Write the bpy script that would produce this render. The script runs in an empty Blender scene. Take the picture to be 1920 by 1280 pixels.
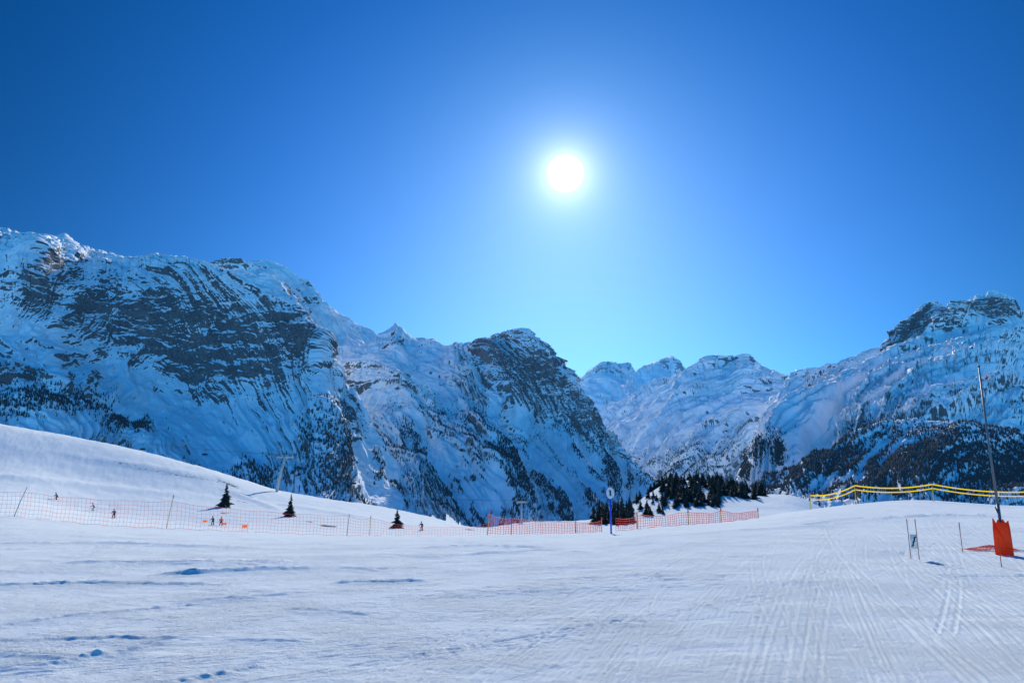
import bpy, bmesh, math, random
import numpy as np
from mathutils import Vector, Matrix
R = math.radians
rng = np.random.default_rng(11); random.seed(11)
scene = bpy.context.scene
COL = scene.collection
PT = R(11.5); F = 1280.0; CAMH = 2.2
SP, CP = math.sin(PT), math.cos(PT)

# ------------------------------------------------------------------ survey helpers
def zat(v, D): return CAMH + D*np.tan(PT + np.arctan((640-np.asarray(v, float))/F))
def at(u, v, D):
    z = zat(v, D); return (u-960)/F*(D*CP+(z-CAMH)*SP), D, z
def project(X, Y, Z):
    f = Y*CP+(Z-CAMH)*SP; up = -Y*SP+(Z-CAMH)*CP
    return 960+F*X/f, 640-F*up/f
def pchip(x, y, xq):
    x = np.asarray(x, float); y = np.asarray(y, float); xq = np.asarray(xq, float)
    ex = (1,)*(y.ndim-1)
    h = np.diff(x); d = np.diff(y, axis=0)/h.reshape((-1,)+ex)
    m = np.zeros_like(y); m[0] = d[0]; m[-1] = d[-1]
    a, b = d[:-1], d[1:]; s = a+b
    m[1:-1] = np.where(a*b > 0, 2*a*b/np.where(np.abs(s) < 1e-12, 1, s), 0)
    i = np.clip(np.searchsorted(x, xq, 'right')-1, 0, len(x)-2)
    t = ((xq-x[i])/h[i]).reshape((-1,)+ex); hh = h[i].reshape((-1,)+ex)
    t2, t3 = t*t, t*t*t
    return (2*t3-3*t2+1)*y[i]+(t3-2*t2+t)*hh*m[i]+(-2*t3+3*t2)*y[i+1]+(t3-t2)*hh*m[i+1]
def sstep(a, b, x):
    t = np.clip((x-a)/(b-a), 0, 1); return t*t*(3-2*t)

PERM = rng.permutation(256)
GR = rng.normal(size=(256, 3)); GR /= np.linalg.norm(GR, axis=1)[:, None]
def perlin(x, y, z=0.0):
    x, y, z = np.broadcast_arrays(np.asarray(x, float), np.asarray(y, float), np.asarray(z, float))
    xf, yf, zf = np.floor(x), np.floor(y), np.floor(z)
    xi, yi, zi = xf.astype(np.int64), yf.astype(np.int64), zf.astype(np.int64)
    x, y, z = x-xf, y-yf, z-zf
    fx, fy, fz = x*x*x*(x*(x*6-15)+10), y*y*y*(y*(y*6-15)+10), z*z*z*(z*(z*6-15)+10)
    def g(i, j, k):
        h = GR[PERM[(PERM[(PERM[(xi+i) & 255]+yi+j) & 255]+zi+k) & 255]]
        return h[..., 0]*(x-i)+h[..., 1]*(y-j)+h[..., 2]*(z-k)
    def lx(j, k):
        a = g(0, j, k); return a+fx*(g(1, j, k)-a)
    def ly(k):
        a = lx(0, k); return a+fy*(lx(1, k)-a)
    a = ly(0)
    if np.all(z == 0): return a
    return a+fz*(ly(1)-a)
def fbm(x, y, z, o=5, gain=.5):
    s = 0; a = 1; f = 1
    for i in range(o):
        s = s+a*perlin(x*f, y*f, np.asarray(z)*f+i*3.0); a *= gain; f *= 2.03
    return s
def ridged(a, b, seed, o=6, gain=.5, pw=1.6):
    s = 0; w = 1; am = 1; f = 1
    for i in range(o):
        n = np.clip(1-np.abs(perlin(a*f, b*f, seed+i*7.0))*1.8, 0, 1); n = n**pw
        s = s+n*am*w; w = np.clip(n*1.2+.35, 0, 1); am *= gain; f *= 2.07
    return s

# ------------------------------------------------------------------ materials
HAZE_GLOW = (.10, .32, .66, 1)  # blue self-glow standing in for aerial haze, strength set per material
def new_mat(name):
    m = bpy.data.materials.new(name); m.use_nodes = True
    nt = m.node_tree; b = nt.nodes['Principled BSDF']
    return m, nt, b
def simple(name, col, rough=.6, var=.15, scale=6, metal=0, bump=0, trans=0, haze_glow=0):
    m, nt, b = new_mat(name)
    tc = nt.nodes.new('ShaderNodeTexCoord'); n = nt.nodes.new('ShaderNodeTexNoise')
    n.inputs['Scale'].default_value = scale; n.inputs['Detail'].default_value = 5
    nt.links.new(tc.outputs['Object'], n.inputs['Vector'])
    mx = nt.nodes.new('ShaderNodeMix'); mx.data_type = 'RGBA'
    mx.inputs[6].default_value = (*[c*(1-var) for c in col], 1)
    mx.inputs[7].default_value = (*[min(1, c*(1+var)) for c in col], 1)
    nt.links.new(n.outputs['Fac'], mx.inputs[0]); nt.links.new(mx.outputs[2], b.inputs['Base Color'])
    b.inputs['Roughness'].default_value = rough; b.inputs['Metallic'].default_value = metal
    b.inputs['Specular IOR Level'].default_value = .3
    if haze_glow:
        b.inputs['Emission Color'].default_value = HAZE_GLOW; b.inputs['Emission Strength'].default_value = haze_glow
    if bump:
        bp = nt.nodes.new('ShaderNodeBump'); bp.inputs['Strength'].default_value = bump; bp.inputs['Distance'].default_value = .02
        nt.links.new(n.outputs['Fac'], bp.inputs['Height']); nt.links.new(bp.outputs[0], b.inputs['Normal'])
    if trans:
        t = nt.nodes.new('ShaderNodeBsdfTranslucent'); nt.links.new(mx.outputs[2], t.inputs['Color'])
        s = nt.nodes.new('ShaderNodeMixShader'); s.inputs[0].default_value = trans
        nt.links.new(b.outputs[0], s.inputs[1]); nt.links.new(t.outputs[0], s.inputs[2])
        nt.links.new(s.outputs[0], nt.nodes['Material Output'].inputs['Surface'])
    return m
def noise_node(nt, vec, scale, detail=8, rough=.6):
    n = nt.nodes.new('ShaderNodeTexNoise'); n.inputs['Scale'].default_value = scale
    n.inputs['Detail'].default_value = detail; n.inputs['Roughness'].default_value = rough
    nt.links.new(vec, n.inputs['Vector']); return n.outputs['Fac']
def math_node(nt, op, a, b=None, c=None):
    n = nt.nodes.new('ShaderNodeMath'); n.operation = op
    for i, x in enumerate((a, b, c)):
        if x is None: continue
        if isinstance(x, (int, float)): n.inputs[i].default_value = x
        else: nt.links.new(x, n.inputs[i])
    return n.outputs[0]
def mix_col(nt, fac, A, B):
    mx = nt.nodes.new('ShaderNodeMix'); mx.data_type = 'RGBA'
    nt.links.new(fac, mx.inputs[0])
    for i, x in ((6, A), (7, B)):
        if isinstance(x, tuple): mx.inputs[i].default_value = (*x, 1)
        else: nt.links.new(x, mx.inputs[i])
    return mx.outputs[2]
def map_range(nt, x, a, b, c=0., d=1.):
    n = nt.nodes.new('ShaderNodeMapRange'); n.interpolation_type = 'SMOOTHSTEP'
    nt.links.new(x, n.inputs[0])
    for i, val in enumerate((a, b, c, d)): n.inputs[i+1].default_value = val
    return n.outputs[0]
def mountain_mat(name, rA, rB, snow, sc=1.0, bump=5.0, haze_glow=.1):
    m, nt, b = new_mat(name)
    g = nt.nodes.new('ShaderNodeNewGeometry'); pos = g.outputs['Position']
    at_ = nt.nodes.new('ShaderNodeAttribute'); at_.attribute_name = 'rock'
    vm = nt.nodes.new('ShaderNodeVectorMath'); vm.operation = 'MULTIPLY'; vm.inputs[1].default_value = (.42, .42, 2.2)
    nt.links.new(pos, vm.inputs[0])
    n1 = noise_node(nt, pos, .028*sc, 10, .71)
    ns = noise_node(nt, vm.outputs[0], .020*sc, 9, .69)
    n2 = noise_node(nt, pos, .012*sc, 6, .6)
    k = math_node(nt, 'ADD', math_node(nt, 'MULTIPLY', math_node(nt, 'SUBTRACT', n1, .5), 1.9), math_node(nt, 'MULTIPLY', math_node(nt, 'SUBTRACT', ns, .5), 2.8))
    v = math_node(nt, 'MULTIPLY', at_.outputs['Fac'], math_node(nt, 'ADD', k, 1.0))
    fac = map_range(nt, v, .46, .72)
    rc = mix_col(nt, map_range(nt, n2, .35, .65), rA, rB)
    n3 = noise_node(nt, pos, .09*sc, 8, .78)
    rc = mix_col(nt, map_range(nt, n3, .45, .64), rc, tuple(x*.32 for x in rA))
    nt.links.new(mix_col(nt, fac, snow, rc), b.inputs['Base Color'])
    b.inputs['Roughness'].default_value = .9; b.inputs['Specular IOR Level'].default_value = .05
    b.inputs['Emission Color'].default_value = HAZE_GLOW; b.inputs['Emission Strength'].default_value = haze_glow  # haze painted as emission, also lifts the shaded snow
    bp = nt.nodes.new('ShaderNodeBump'); bp.inputs['Strength'].default_value = .6; bp.inputs['Distance'].default_value = bump
    nt.links.new(math_node(nt, 'ADD', math_node(nt, 'MULTIPLY', n1, .75), math_node(nt, 'MULTIPLY', fac, .35)), bp.inputs['Height']); nt.links.new(bp.outputs[0], b.inputs['Normal'])
    return m

SNOW = (.87, .885, .90)
M_left = mountain_mat('cliff_rock_and_snow', (.060, .066, .080), (.13, .125, .13), SNOW, haze_glow=.07)
M_dome = mountain_mat('dome_rock_and_snow', (.08, .085, .10), (.14, .14, .15), SNOW, haze_glow=.10)
M_mid = mountain_mat('peak_rock_and_snow', (.09, .085, .10), (.17, .15, .15), SNOW, haze_glow=.08)
M_right = mountain_mat('ridge_rock_and_snow', (.065, .07, .085), (.13, .13, .14), SNOW, haze_glow=.09)
M_low = mountain_mat('low_ridge_rock_and_snow', (.05, .058, .075), (.09, .095, .11), SNOW, haze_glow=.05)
M_val = mountain_mat('hazed_valley_rock_and_snow', (.10, .11, .14), (.16, .17, .19), SNOW, .75, bump=6, haze_glow=.13)  # rock colours made lighter and bluer as painted distance haze
M_far = mountain_mat('hazed_far_rock_and_snow', (.16, .20, .27), (.24, .27, .33), (.85, .88, .92), .5, bump=9, haze_glow=.24)  # aerial haze tinted into both the rock and the snow colours

def ground_mat():
    m, nt, b = new_mat('groomed_snow')
    g = nt.nodes.new('ShaderNodeNewGeometry'); pos = g.outputs['Position']
    at_ = nt.nodes.new('ShaderNodeAttribute'); at_.attribute_name = 'dry_grass'
    n0 = noise_node(nt, pos, .25, 7, .6)
    col = mix_col(nt, map_range(nt, n0, .3, .7), (.77, .835, .86), (.83, .88, .89))
    n1 = noise_node(nt, pos, 1.1, 8, .7)
    v = math_node(nt, 'ADD', at_.outputs['Fac'], math_node(nt, 'MULTIPLY', math_node(nt, 'SUBTRACT', n1, .5), 1.2))
    col = mix_col(nt, map_range(nt, v, .5, .7), col, (.10, .085, .08))
    nt.links.new(col, b.inputs['Base Color'])
    b.inputs['Roughness'].default_value = 1.0; b.inputs['Specular IOR Level'].default_value = .0
    f1 = noise_node(nt, pos, 6, 8, .75); f2 = noise_node(nt, pos, 34, 5, .74)
    patch = map_range(nt, noise_node(nt, pos, .5, 5, .65), .38, .62, .6, 1.4)
    h = math_node(nt, 'ADD', math_node(nt, 'MULTIPLY', f1, .046), math_node(nt, 'MULTIPLY', f2, .020))
    h = math_node(nt, 'MULTIPLY', h, patch)
    bp = nt.nodes.new('ShaderNodeBump'); bp.inputs['Strength'].default_value = .95; bp.inputs['Distance'].default_value = 1.0
    nt.links.new(h, bp.inputs['Height']); nt.links.new(bp.outputs[0], b.inputs['Normal'])
    return m
M_ground = ground_mat()
M_crown = simple('spruce_needles', (.024, .036, .028), .8, .5, 3)
M_crown2 = simple('frosted_spruce_needles', (.036, .05, .044), .8, .5, 3)
M_trunk = simple('spruce_bark', (.07, .05, .04), .9, .3, 8)
M_forest = simple('far_spruce', (.012, .024, .034), .9, .4, .05, haze_glow=.04)
M_net = simple('pink_red_netting', (.88, .10, .08), .6, .1, trans=.5)
M_red = simple('red_padding', (.95, .14, .03), .5, .08, 5, bump=.3, trans=.6)
M_orange = simple('orange_plastic', (.9, .18, .03), .5, .1, trans=.4)
M_yellow = simple('yellow_tape', (.95, .58, .015), .5, .05, trans=.5)
M_ypost = simple('yellow_bamboo', (.85, .48, .05), .5, .15)
M_rpost = simple('dark_red_pole', (.42, .06, .04), .5, .15)
M_steel = simple('galvanised_steel', (.20, .22, .23), .45, .12, 4, .2)
M_pylon = simple('grey_pylon_steel', (.42, .44, .42), .6, .12, 4)
M_grey = simple('grey_lance_steel', (.13, .14, .16), .45, .12, 4, .3)
M_dark = simple('dark_steel', (.05, .055, .06), .5, .2)
M_blue = simple('blue_paint', (.03, .08, .55), .45, .1)
M_white = simple('white_paint', (.80, .80, .80), .5, .05, trans=.25)
M_black = simple('black_paint', (.02, .02, .025), .5, .1)
M_skin = simple('face_skin', (.55, .36, .28), .6, .05)
M_cloth = {k: simple(k+'_cloth', c, .8, .15) for k, c in dict(navy=(.02, .035, .10), red=(.55, .03, .04), black=(.018, .018, .022),
           crimson=(.60, .05, .12), grey=(.12, .12, .13), maroon=(.22, .03, .03)).items()}

# ------------------------------------------------------------------ object helpers
def tag(o, label=None, cat=None, group=None, kind=None):
    for k, v in (('label', label), ('category', cat), ('group', group), ('kind', kind)):
        if v: o[k] = v
    return o
def thing(name, label, cat, loc=(0, 0, 0), rotz=0, group=None):
    o = bpy.data.objects.new(name, None); COL.objects.link(o)
    o.location = loc; o.rotation_euler = (0, 0, rotz); o.empty_display_size = .3
    return tag(o, label, cat, group)
def obj(name, bm, mat, parent=None, off=None, smooth=True):
    me = bpy.data.meshes.new(name)
    if off is not None: bmesh.ops.translate(bm, verts=bm.verts, vec=-Vector(off))
    bm.to_mesh(me); bm.free()
    for mm in (mat if isinstance(mat, (list, tuple)) else [mat]): me.materials.append(mm)
    if smooth: me.polygons.foreach_set('use_smooth', [True]*len(me.polygons))
    o = bpy.data.objects.new(name, me); COL.objects.link(o)
    if parent: o.parent = parent
    return o
def tube(bm, pts, rad, seg=8, cap=True):
    pts = [Vector(p) for p in pts]
    rad = rad if isinstance(rad, (list, tuple)) else [rad]*len(pts)
    rings = []
    for i, p in enumerate(pts):
        d = (pts[min(i+1, len(pts)-1)]-pts[max(i-1, 0)]).normalized()
        a = d.cross(Vector((0, 0, 1)) if abs(d.z) < .9 else Vector((1, 0, 0))).normalized(); b = d.cross(a)
        rings.append([bm.verts.new(p+(a*math.cos(2*math.pi*k/seg)+b*math.sin(2*math.pi*k/seg))*rad[i]) for k in range(seg)])
    for r0, r1 in zip(rings, rings[1:]):
        for k in range(seg): bm.faces.new((r0[k], r0[(k+1) % seg], r1[(k+1) % seg], r1[k]))
    if cap and seg > 2:
        bm.faces.new(rings[0][::-1]); bm.faces.new(rings[-1])
    return bm
def box(bm, c, s, rot=None, bev=0):
    m = Matrix.Translation(Vector(c)) @ (rot.to_4x4() if rot else Matrix()) @ Matrix.Diagonal((*s, 1))
    r = bmesh.ops.create_cube(bm, size=1, matrix=m)
    if bev:
        es = list({e for v in r['verts'] for e in v.link_edges})
        bmesh.ops.bevel(bm, geom=es, offset=bev, segments=2, affect='EDGES')
    return bm
def grid_obj(name, Pg, mat, attrs=None):
    nr, nc = Pg.shape[:2]
    me = bpy.data.meshes.new(name)
    me.vertices.add(nr*nc); me.vertices.foreach_set('co', Pg.reshape(-1).astype(np.float32))
    i = np.arange(nr*nc).reshape(nr, nc)
    q = np.stack([i[:-1, :-1], i[:-1, 1:], i[1:, 1:], i[1:, :-1]], -1).reshape(-1, 4)
    e1 = Pg[nr//2, nc//2+1]-Pg[nr//2, nc//2]; e2 = Pg[nr//2+1, nc//2]-Pg[nr//2, nc//2]
    if np.cross(e1, e2)[2] < 0: q = q[:, ::-1]
    n = len(q)
    me.loops.add(n*4); me.loops.foreach_set('vertex_index', q.reshape(-1).astype(np.int32))
    me.polygons.add(n); me.polygons.foreach_set('loop_start', np.arange(0, n*4, 4, dtype=np.int32))
    me.update(calc_edges=True)
    me.polygons.foreach_set('use_smooth', np.ones(n, bool))
    for k, a in (attrs or {}).items():
        t = me.attributes.new(k, 'FLOAT', 'POINT'); t.data.foreach_set('value', a.reshape(-1).astype(np.float32))
    me.materials.append(mat)
    o = bpy.data.objects.new(name, me); COL.objects.link(o)
    return o
def grid_normal(G):
    n = np.cross(np.gradient(G, axis=1), np.gradient(G, axis=0))
    n /= np.linalg.norm(n, axis=2)[..., None]+1e-9
    return np.where(n[..., 2:3] < 0, -n, n)

# ------------------------------------------------------------------ foreground terrain
TD = [20, 30, 45, 60, 80, 110, 150, 200, 260, 350, 450, 600, 900]
TV = {
 -1500: [1040, 980, 940, 915, 890, 860, 820, 760, 640, 640, 660, 740, 900],
 -700: [1050, 1000, 965, 945, 930, 910, 880, 815, 700, 700, 725, 830, 1000],
 0:    [1056, 1012, 980, 964, 957, 948, 928, 872, 799, 806, 850, 950, 1080],
 200:  [1058, 1016, 992, 984, 980, 976, 964, 908, 832, 842, 890, 990, 1100],
 400:  [1060, 1020, 1001, 994, 992, 990, 980, 938, 881, 892, 945, 1040, 1110],
 500:  [1060, 1022, 1004, 999, 997, 993, 979, 948, 914, 924, 975, 1070, 1120],
 600:  [1061, 1023, 1006, 1003, 1002, 996, 980, 955, 933, 944, 995, 1080, 1120],
 700:  [1061, 1023, 1007, 1005, 1004, 998, 985, 965, 948, 960, 1015, 1090, 1120],
 800:  [1061, 1023, 1007, 1005, 1005, 1000, 991, 979, 967, 978, 1030, 1100, 1120],
 900:  [1060, 1022, 1006, 1004, 1006, 1006, 1002, 996, 989, 1000, 1045, 1110, 1130],
 1000: [1059, 1020, 1004, 1002, 1006, 1010, 1006, 998, 980, 982, 1030, 1090, 1130],
 1100: [1057, 1016, 1001, 999, 1004, 1009, 1005, 997, 984, 974, 1000, 1070, 1130],
 1160: [1056, 1013, 998, 995, 1001, 1007, 1004, 996, 982, 962, 985, 1060, 1130],
 1200: [1055, 1010, 995, 991, 997, 1005, 1003, 995, 976, 936, 958, 1050, 1130],
 1245: [1054, 1007, 992, 987, 993, 1003, 1002, 992, 965, 907, 928, 1040, 1130],
 1295: [1053, 1005, 989, 983, 990, 1001, 1000, 988, 958, 899, 916, 1030, 1130],
 1345: [1052, 1003, 985, 979, 987, 1000, 1000, 986, 956, 908, 922, 1030, 1130],
 1400: [1051, 1001, 981, 973, 978, 996, 999, 985, 957, 925, 942, 1030, 1130],
 1480: [1050, 1000, 972, 961, 961, 985, 996, 985, 960, 927, 952, 1040, 1130],
 1530: [1050, 999, 968, 956, 953, 975, 992, 988, 972, 948, 980, 1050, 1130],
 1600: [1050, 999, 966, 951, 944, 960, 985, 992, 990, 985, 1005, 1060, 1130],
 1700: [1050, 999, 966, 950, 938, 945, 975, 990, 995, 1000, 1020, 1070, 1130],
 1920: [1050, 1000, 970, 957, 949, 951, 975, 990, 998, 1005, 1030, 1080, 1130],
 2700: [1050, 999, 965, 950, 938, 940, 960, 980, 990, 1000, 1030, 1080, 1130],
 3500: [1050, 999, 965, 950, 938, 940, 960, 980, 990, 1000, 1030, 1080, 1130],
}
TU = sorted(TV)
zt = np.array([[float(zat(TV[u][k], TD[k])) for u in TU] for k in range(len(TD))])
zt = np.vstack([zt[0]*0, zt[0]*.25, zt]); tdl = np.log([5, 11]+TD)
UF = np.linspace(-1500, 3500, 700); LF = np.linspace(math.log(5), math.log(900), 600)
ZF = pchip(tdl, pchip(TU, zt.T, UF).T, LF)
def gsmooth(A, s, ax):
    k = np.exp(-.5*(np.arange(-3*s, 3*s+1)/s)**2); k /= k.sum()
    B = np.pad(A, [(3*s, 3*s) if i == ax else (0, 0) for i in range(2)], mode='edge')
    return np.apply_along_axis(lambda r: np.convolve(r, k, 'valid'), ax, B)
ZF = gsmooth(gsmooth(ZF, 3, 0), 2, 1)
def ground_z(X, Y):
    X = np.asarray(X, float); Yc = np.maximum(np.asarray(Y, float), 5.0)
    a = np.clip((960+1306*X/Yc-UF[0])/(UF[1]-UF[0]), 0, len(UF)-1.001)
    b = np.clip((np.log(Yc)-LF[0])/(LF[1]-LF[0]), 0, len(LF)-1.001)
    i, j = a.astype(int), b.astype(int); fa, fb = a-i, b-j
    return (ZF[j, i]*(1-fa)+ZF[j, i+1]*fa)*(1-fb)+(ZF[j+1, i]*(1-fa)+ZF[j+1, i+1]*fa)*fb
def hit(u, v, d0=5, d1=600):
    D = np.exp(np.linspace(math.log(d0), math.log(d1), 4000))
    X, Y, Z = at(u, v, D); g = ground_z(X, D); k = np.nonzero(Z <= g)[0]
    i = k[0] if len(k) else int(np.argmin((Z-g)/D))
    return Vector((float(X[i]), float(D[i]), float(g[i])))
def on(u, D):   # ground point in survey column u at distance D
    X = (u-960)/1306*D
    return Vector((X, D, float(ground_z(X, D))))

rows = np.concatenate([np.linspace(-5.5, 5.4, 26), 1/np.linspace(1/5.5, 1/70, 600), np.exp(np.linspace(math.log(70.6), math.log(900), 220))])
tc_ = (np.linspace(-120, 2040, 1300)-960)/1306
tcols = np.concatenate([np.linspace(-2.6, tc_[0], 50)[:-1], tc_, np.linspace(tc_[-1], 2.6, 50)[1:]])
YY, TT = np.meshgrid(rows, tcols, indexing='ij'); XX = TT*(YY+6)
Z0 = ground_z(XX, YY)
H = np.zeros_like(Z0)
near = slice(0, 26+600); xn, yn = XX[near], YY[near]
hn = np.zeros_like(xn)
hn += .08*fbm(xn/14, yn/14, 0, 3)
side = sstep(-3, 6, xn-yn*.28+1.0)                      # groomed towards the right
hn += (1-.7*side)*(.024*fbm(xn/3.6, yn/1.3, 4.0, 4)+.011*fbm(xn/.5, yn/.22, 9.0, 4, .6))
rough = sstep(.0, .45, fbm(xn/7, yn/2.4, 21.0, 4))*(1-.6*side)*sstep(8, 14, yn)
hn += rough*.040*np.clip(ridged(xn/.8, yn/.28, 31.0, 4, .6)-.5, -.3, 1)
# ski tracks: long shallow grooves running up the piste to the crest
def track(x0, y0, ang, curve, depth, width, twin=.22, y1=75, ymin=4.5, wav=0):
    global hn
    dx, dy = math.sin(ang), math.cos(ang)
    s = (xn-x0)*dx+(yn-y0)*dy
    lat0 = (xn-x0)*dy-(yn-y0)*dx-curve*s*s
    if wav: lat0 = lat0-wav*np.sin(s*.16+x0*3)
    m = (np.abs(lat0) < .6+width*2) & (yn < y1) & (yn > ymin)
    l = lat0[m]; g = 0
    for o_ in ((-twin/2, twin/2) if twin else (0,)):
        q = (l-o_)/width
        g = g-depth*np.exp(-q**4)+depth*.8*np.exp(-((np.abs(q)-1.5)/.45)**2)*(.5+.9*(q > 0))
    fade = .3+1.3*np.clip(perlin(s[m]/6, x0*3.3, 2.0)+.35, 0, 1)
    hn[m] += g*fade
r_ = random.Random(8)
for k in range(120):
    track(r_.uniform(-2.4, 10), 7, R(r_.uniform(16, 25)), r_.uniform(.0, .0035), r_.uniform(.0025, .0075), r_.uniform(.016, .032), r_.choice((.0, .12, .16, .22)), r_.uniform(35, 75), r_.choice((4.5, 4.5, 6, 9)))
for k in range(22):
    track(r_.uniform(-1, 10), 7, R(r_.uniform(15, 26)), r_.uniform(.0, .004), r_.uniform(.005, .010), r_.uniform(.03, .05), r_.choice((0, 0, .2, .3)), r_.uniform(30, 75), r_.choice((4.5, 4.5, 7, 10)), r_.choice((0, 0, .25)))
for k in range(16):
    track(r_.uniform(0, 17), 18, R(r_.uniform(12, 40)), r_.uniform(-.005, .006), r_.uniform(.003, .009), r_.uniform(.03, .06), r_.choice((0, .2)), y1=r_.uniform(32, 75), ymin=r_.uniform(10, 16), wav=r_.uniform(0, .3))
for k in range(30):
    track(r_.uniform(-9, 3), 11, R(r_.uniform(38, 78)), r_.uniform(-.006, .006), r_.uniform(.003, .007), r_.uniform(.02, .05), r_.choice((0, .2, .3)), y1=r_.uniform(18, 32), wav=r_.uniform(0, .2))
# scraped ruts of loose snow on the left
def bank(pix, amp, w):
    global hn
    pts = [hit(u, v, 5, 60) for u, v in pix]
    amp *= .19 if pts[0].y < 15 else .44
    xs = [p.x for p in pts]; ys = [p.y for p in pts]
    m = (xn > min(xs)-1) & (xn < max(xs)+1) & (yn > min(ys)-1.5) & (yn < max(ys)+1.5)
    if not m.any(): return
    px_, py_ = xn[m], yn[m]
    best = np.full(px_.shape, 1e9); sd = np.zeros_like(px_); sp = np.zeros_like(px_)
    Ls = [math.hypot(b.x-a.x, b.y-a.y) for a, b in zip(pts, pts[1:])]; acc = 0
    for A, B, l_ in zip(pts, pts[1:], Ls):
        t = np.clip(((px_-A.x)*(B.x-A.x)+(py_-A.y)*(B.y-A.y))/l_**2, 0, 1)
        ox, oy = px_-(A.x+t*(B.x-A.x)), py_-(A.y+t*(B.y-A.y))
        dd = np.sqrt(ox*ox+oy*oy); k = dd < best
        best[k] = dd[k]; sd[k] = (dd*np.sign(oy))[k]; sp[k] = ((acc+t*l_)/sum(Ls))[k]; acc += l_
    d = sd+.6*w*fbm(px_/2.0, py_/1.4, 3.0, 5, .55)
    cl = 1.0+.55*fbm(px_/.8, py_/.09, 18.0, 4, .65)
    en = sstep(0, .25, sp)*sstep(1, .75, sp)
    hn[m] += en*amp*np.clip(cl, .25, 1.6)*(np.exp(-(d/w)**2)-.7*np.exp(-((d-1.5*w)/(1.0*w))**2)+.25*np.exp(-((d+2.2*w)/(1.2*w))**2))
for pix, a, w in [
    ([(-160, 1020), (160, 1017), (430, 1026)], .24, .26), ([(160, 1016), (360, 1026), (520, 1029)], .20, .22), ([(-160, 1000), (120, 1002), (340, 1012)], .12, .2),
    ([(40, 1056), (340, 1056), (650, 1054)], .22, .12), ([(250, 1078), (420, 1072), (640, 1065)], .28, .20),
    ([(620, 1063), (720, 1069)], .18, .2), ([(600, 1093), (830, 1089)], .20, .10), ([(340, 1071), (530, 1067)], .20, .18),
    ([(-200, 1195), (160, 1150), (330, 1135), (540, 1117)], .26, .08), ([(300, 1130), (420, 1120), (600, 1111)], .22, .08),
    ([(-300, 1204), (90, 1197), (200, 1193), (440, 1190)], .28, .10), ([(400, 1196), (600, 1200)], .24, .07), ([(-200, 1218), (130, 1230), (340, 1216)], .2, .09),
    ([(-200, 1262), (80, 1246), (200, 1222), (390, 1186)], .26, .09), ([(240, 1290), (380, 1266), (520, 1240)], .22, .08),
    ([(510, 1136), (600, 1142), (720, 1154)], .24, .09), ([(740, 1030), (900, 1024), (1060, 1030)], .30, .26), ([(-100, 1100), (200, 1092), (480, 1096)], .20, .10),
    ([(760, 1047), (900, 1040), (1020, 1033)], .20, .22), ([(980, 1031), (1120, 1037)], .16, .18), ([(1560, 1040), (1700, 1034), (1780, 1060)], .07, .16),
    ([(1740, 1081), (1920, 1078), (2040, 1076)], .12, .14), ([(1600, 977), (1760, 966), (1940, 968)], .4, .5), ([(1460, 990), (1640, 968)], .3, .4), ([(1260, 1004), (1420, 992), (1600, 983)], .2, .35)]:
    bank(pix, a, w)
H[near] = hn
wf = sstep(60, 120, YY)
H += wf*(YY/100)*(.18*fbm(XX/22, YY/22, 5.0, 4)+.09*fbm(XX/5.5, YY/4.0, 15.0, 4, .6))
pu, pv = project(XX, np.maximum(YY, 3), Z0)
def blob(u, v, L):
    w = np.zeros_like(u)
    for (cu, cv, ru, rv, ww, *ang) in L:
        a = math.radians(ang[0]) if ang else 0
        du, dv = u-cu, v-cv
        x, y = du*math.cos(a)+dv*math.sin(a), -du*math.sin(a)+dv*math.cos(a)
        w = np.maximum(w, ww*np.exp(-((x/ru)**2+(y/rv)**2)**1.5))
    return w
dry = blob(pu, pv, [(10, 802, 60, 4, .50, 10), (330, 890, 170, 5, .54, 9), (250, 875, 90, 3, .52, 12), (430, 908, 40, 4, .66, 20), (150, 850, 90, 4, .42, 12),
                    (615, 986, 26, 3, .75, 5), (580, 978, 16, 2.5, .6, 8), (880, 992, 20, 2.5, .6, 4), (420, 962, 16, 2.5, .7), (455, 940, 22, 3, .6, 15)])*(YY > 110)
H += .5*blob(pu, pv, [(330, 884, 190, 6, 1, 9), (470, 935, 60, 4, 1, 20), (120, 905, 260, 5, 1, 6), (650, 965, 120, 3, .8, 9)])*(YY > 140)
G = np.stack([XX, YY, Z0+H], -1)
tag(grid_obj('snow_ground', G, M_ground, {'dry_grass': dry}), 'wide white ski piste in the foreground with tracks and low snowy hill', 'snow', kind='structure')
bm = bmesh.new(); bmesh.ops.create_circle(bm, cap_ends=True, radius=30000, segments=96)
o = obj('valley_floor', bm, M_ground, smooth=False); o.location = (0, 0, -420); tag(o, 'snow covered valley floor far below the piste', 'valley', kind='structure')

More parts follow.
